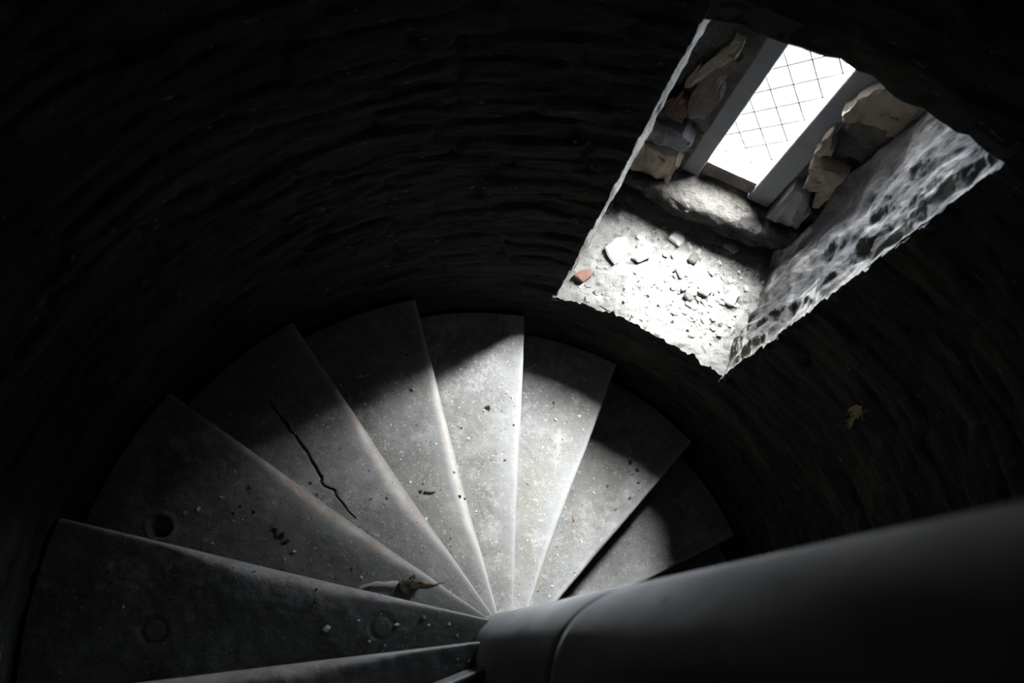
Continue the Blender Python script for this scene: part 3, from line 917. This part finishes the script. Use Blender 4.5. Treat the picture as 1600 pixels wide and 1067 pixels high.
# ------------------------------------------------------------------ rubble on the recess floor
def on_floor(name, key, b, s, r, label, cat, group=None, tilt=.12, rz=None, zoff=-.001):
    x, y, _ = W(b, s, 0)
    return put(name, key, x, y, float(floor_h(x, y)) + zoff, r, label, cat, group, rz, tilt)
def shard(name, poly, th, m, label, cat, lean=(0, 0), lift=0.0, seed=1, bev=.003):
    bm = bmesh.new()
    cx = sum(p[0] for p in poly) / len(poly); cy = sum(p[1] for p in poly) / len(poly)
    x0, y0, _ = W(cx, cy, 0)
    vs = []
    for b, s in ragged(poly, 1, .08, seed):
        x, y, _ = W(b, s, 0)
        vs.append(bm.verts.new((x - x0, y - y0, 0)))
    f = bm.faces.new(vs)
    e = bmesh.ops.extrude_face_region(bm, geom=[f])
    for v in e['geom']:
        if isinstance(v, bmesh.types.BMVert): v.co.z += th
    bmesh.ops.recalc_face_normals(bm, faces=bm.faces[:])
    bmesh.ops.bevel(bm, geom=bm.edges[:], offset=bev, segments=2, affect='EDGES')
    for v in bm.verts:
        v.co += Vector((1, 1, .6)) * (.0015 * float(vnoise(v.co.x * 90, v.co.y * 90, v.co.z * 90, seed)))
    me = bpy.data.meshes.new(name); bm.to_mesh(me); bm.free()
    o = link(name, me, m, smooth=False)
    o.location = (x0, y0, float(floor_h(x0, y0)) + lift - .001)
    o.rotation_euler = (lean[0], lean[1], 0)
    return tag(o, label, cat)
shard('brick_fragment', [(-.222, 1.062), (-.188, 1.056), (-.170, 1.092), (-.176, 1.104), (-.212, 1.084)], .026, M_brick, 'red brown brick fragment at the left corner of the window recess', 'brick', (.08, .05), .001, 3)
shard('stone_slab', [(-.170, 1.185), (-.122, 1.150), (-.100, 1.22), (-.120, 1.25), (-.150, 1.232)], .012, M_chipg, 'flat pale grey slab half buried in the recess dust, left side', 'slab', (-.05, .08), .001, 4)
shard('plaster_shard', [(-.085, 1.195), (-.060, 1.190), (-.030, 1.225), (-.045, 1.24), (-.075, 1.225)], .016, M_chip, 'white triangular plaster shard with a black shadow in mid recess', 'shard', (.12, -.1), .004, 5)
shard('slate_chip', [(.070, 1.262), (.090, 1.258), (.100, 1.28), (.088, 1.295), (.072, 1.285)], .014, M_black, 'dark slate chip farther back in the recess rubble', 'chip', (.1, .1), .002, 6)
shard('slate_chip', [(.098, 1.158), (.118, 1.145), (.132, 1.156), (.124, 1.172), (.104, 1.17)], .012, M_black, 'dark slate chip in the middle of the recess rubble', 'chip', (-.1, .05), .002, 7)
shard('plaster_shard', [(.130, 1.180), (.160, 1.178), (.172, 1.205), (.165, 1.225), (.138, 1.215)], .016, M_chip, 'large angular plaster shard right of the dark slate chip', 'shard', (.1, .08), .003, 8)
shard('plaster_shard', [(.215, 1.19), (.245, 1.185), (.252, 1.235), (.225, 1.245)], .016, M_chip, 'upright oblong plaster shard beside the right cheek', 'shard', (.12, -.05), .004, 9)
shard('plaster_shard', [(.040, 1.222), (.072, 1.200), (.082, 1.214), (.055, 1.236)], .014, M_chip, 'long plaster shard with a dark underside in the middle of the recess', 'shard', (.15, .1), .004, 10)
shard('stone_slab', [(-.005, 1.305), (.030, 1.292), (.042, 1.325), (.020, 1.342), (-.002, 1.335)], .015, M_chipg, 'grey flat stone in the shade below the sill', 'slab', (.1, .0), .002, 11)
shard('plaster_shard', [(.150, 1.352), (.190, 1.345), (.205, 1.365), (.175, 1.372)], .012, M_chip, 'thin plaster shard tucked under the sill stone, right side', 'shard', (.1, .1), .003, 12)
on_floor('brick_crumb', 'pink', .147, 1.066, .008, 'orange brick crumb at the front of the recess rubble', 'crumb')
shard('pebble', [(.152, 1.046), (.168, 1.044), (.176, 1.058), (.166, 1.068), (.154, 1.062)], .010, M_chipg, 'rounded grey pebble beside the orange brick crumb', 'pebble', (0, 0), .001, 13)
on_floor('brick_crumb', 'pink', -.060, 1.17, .005, 'tiny pink brick crumb left of the recess middle', 'crumb')
on_floor('brick_crumb', 'pink', -.135, 1.05, .005, 'tiny pink brick crumb near the front lip of the recess', 'crumb')
fr = random.Random(11)
for i in range(150):                         # plaster flakes heaped on the right half
    while True:
        b = fr.gauss(.15, .075); s = fr.gauss(1.18, .075)
        if -.02 < b < .27 and 1.04 < s < 1.33: break
    on_floor('plaster_flake', 'flake', b, s, fr.choice((.008, .010, .013, .016)), 'loose angular plaster flake in the rubble heap on the recess floor', 'flake', 'plaster flakes heaped on the recess floor', .6, zoff=-.002)
for i in range(70):
    b = fr.uniform(-.20, .25); s = fr.uniform(1.035, 1.34)
    on_floor('plaster_crumb', fr.choice(('flake', 'white', 'grey')), b, s, fr.choice((.004, .005, .007)), 'small crumb strewn over the recess floor', 'crumb', 'small crumbs strewn over the recess floor', .3)
for i in range(22):
    b = fr.uniform(-.18, .26); s = fr.uniform(1.03, 1.30)
    on_floor('slate_crumb', 'black', b, s, fr.choice((.003, .004, .006)), 'small black crumb strewn over the recess floor', 'crumb', 'small black crumbs on the recess floor', .3)
sp = []
for i in range(1500):
    b = fr.uniform(-.22, .29); s = fr.uniform(1.028, 1.36)
    x, y, _ = W(b, s, 0); sp.append([x, y, 0, fr.choice((.0015, .002, .003))])
zz_ = floor_h(np.array([p[0] for p in sp]), np.array([p[1] for p in sp]))
for p, z in zip(sp, zz_): p[2] = float(z) - .0005
grit(sp, M_chip, 'pale plaster grit covering the recess floor')
# twigs poking over the lip of the recess
def lip(th_deg, out_, z): 
    t = R_(th_deg); r = float(wall_r(np.array(t), np.array(ZB))) - out_
    return (r * math.cos(t), r * math.sin(t), z)
stick('twig', [lip(67.6, -.012, ZB + .006), lip(67.5, .002, ZB + .022), lip(67.4, .004, ZB + .040)], (.0018, .001), M_black, 'black twig standing up at the front lip of the window recess', 'twig', .0008, 9)
stick('twig', [lip(75.6, -.014, ZB + .006), lip(75.3, .004, ZB + .012), lip(74.8, .008, ZB + .026)], (.0018, .001), M_black, 'black twig at the front lip near the left corner of the recess', 'twig', .0008, 10)
stick('straw', [lip(81.3, -.004, ZB - .03), lip(80.3, .004, ZB - .028), lip(79.6, .004, ZB - .022)], (.0012, .0008), M_straw, 'white straw caught in the wall below the left corner of the recess', 'straw', .0006, 12)

# dry moss tuft on the wall right of the window
def wp(th_deg, z, out_=0.0):
    t = R_(th_deg); r = float(wall_r(np.array(t), np.array(z))) - out_
    return Vector((r * math.cos(t), r * math.sin(t), z))
def tuft(bm):
    g = random.Random(5)
    for i in range(70):
        th, z = (35.2 + g.gauss(0, .35), 1.735 + g.gauss(0, .009)) if i < 48 else (34.7 - (i - 48) * .03 + g.gauss(0, .12), 1.72 - (i - 48) * .0026)
        a = wp(th, z, -.002)
        b = a + Vector((-a.x, -a.y, 0)).normalized() * g.uniform(.010, .028) + Vector((g.gauss(0, .006), g.gauss(0, .006), g.gauss(-.002, .006)))
        ax = (b - a).normalized(); u = ax.cross(Vector((0, 0, 1))).normalized(); v = ax.cross(u)
        r0 = g.uniform(.002, .004)
        A = [bm.verts.new(a + (u * math.cos(q) + v * math.sin(q)) * r0) for q in (0, 2.1, 4.2)]
        t = bm.verts.new(b)
        for q in range(3): bm.faces.new((A[q], A[(q + 1) % 3], t))
        bm.faces.new(A[::-1])
tag(mk('moss_tuft', tuft, M_moss), 'dry yellow moss tuft on the dark wall right of the window', 'moss')
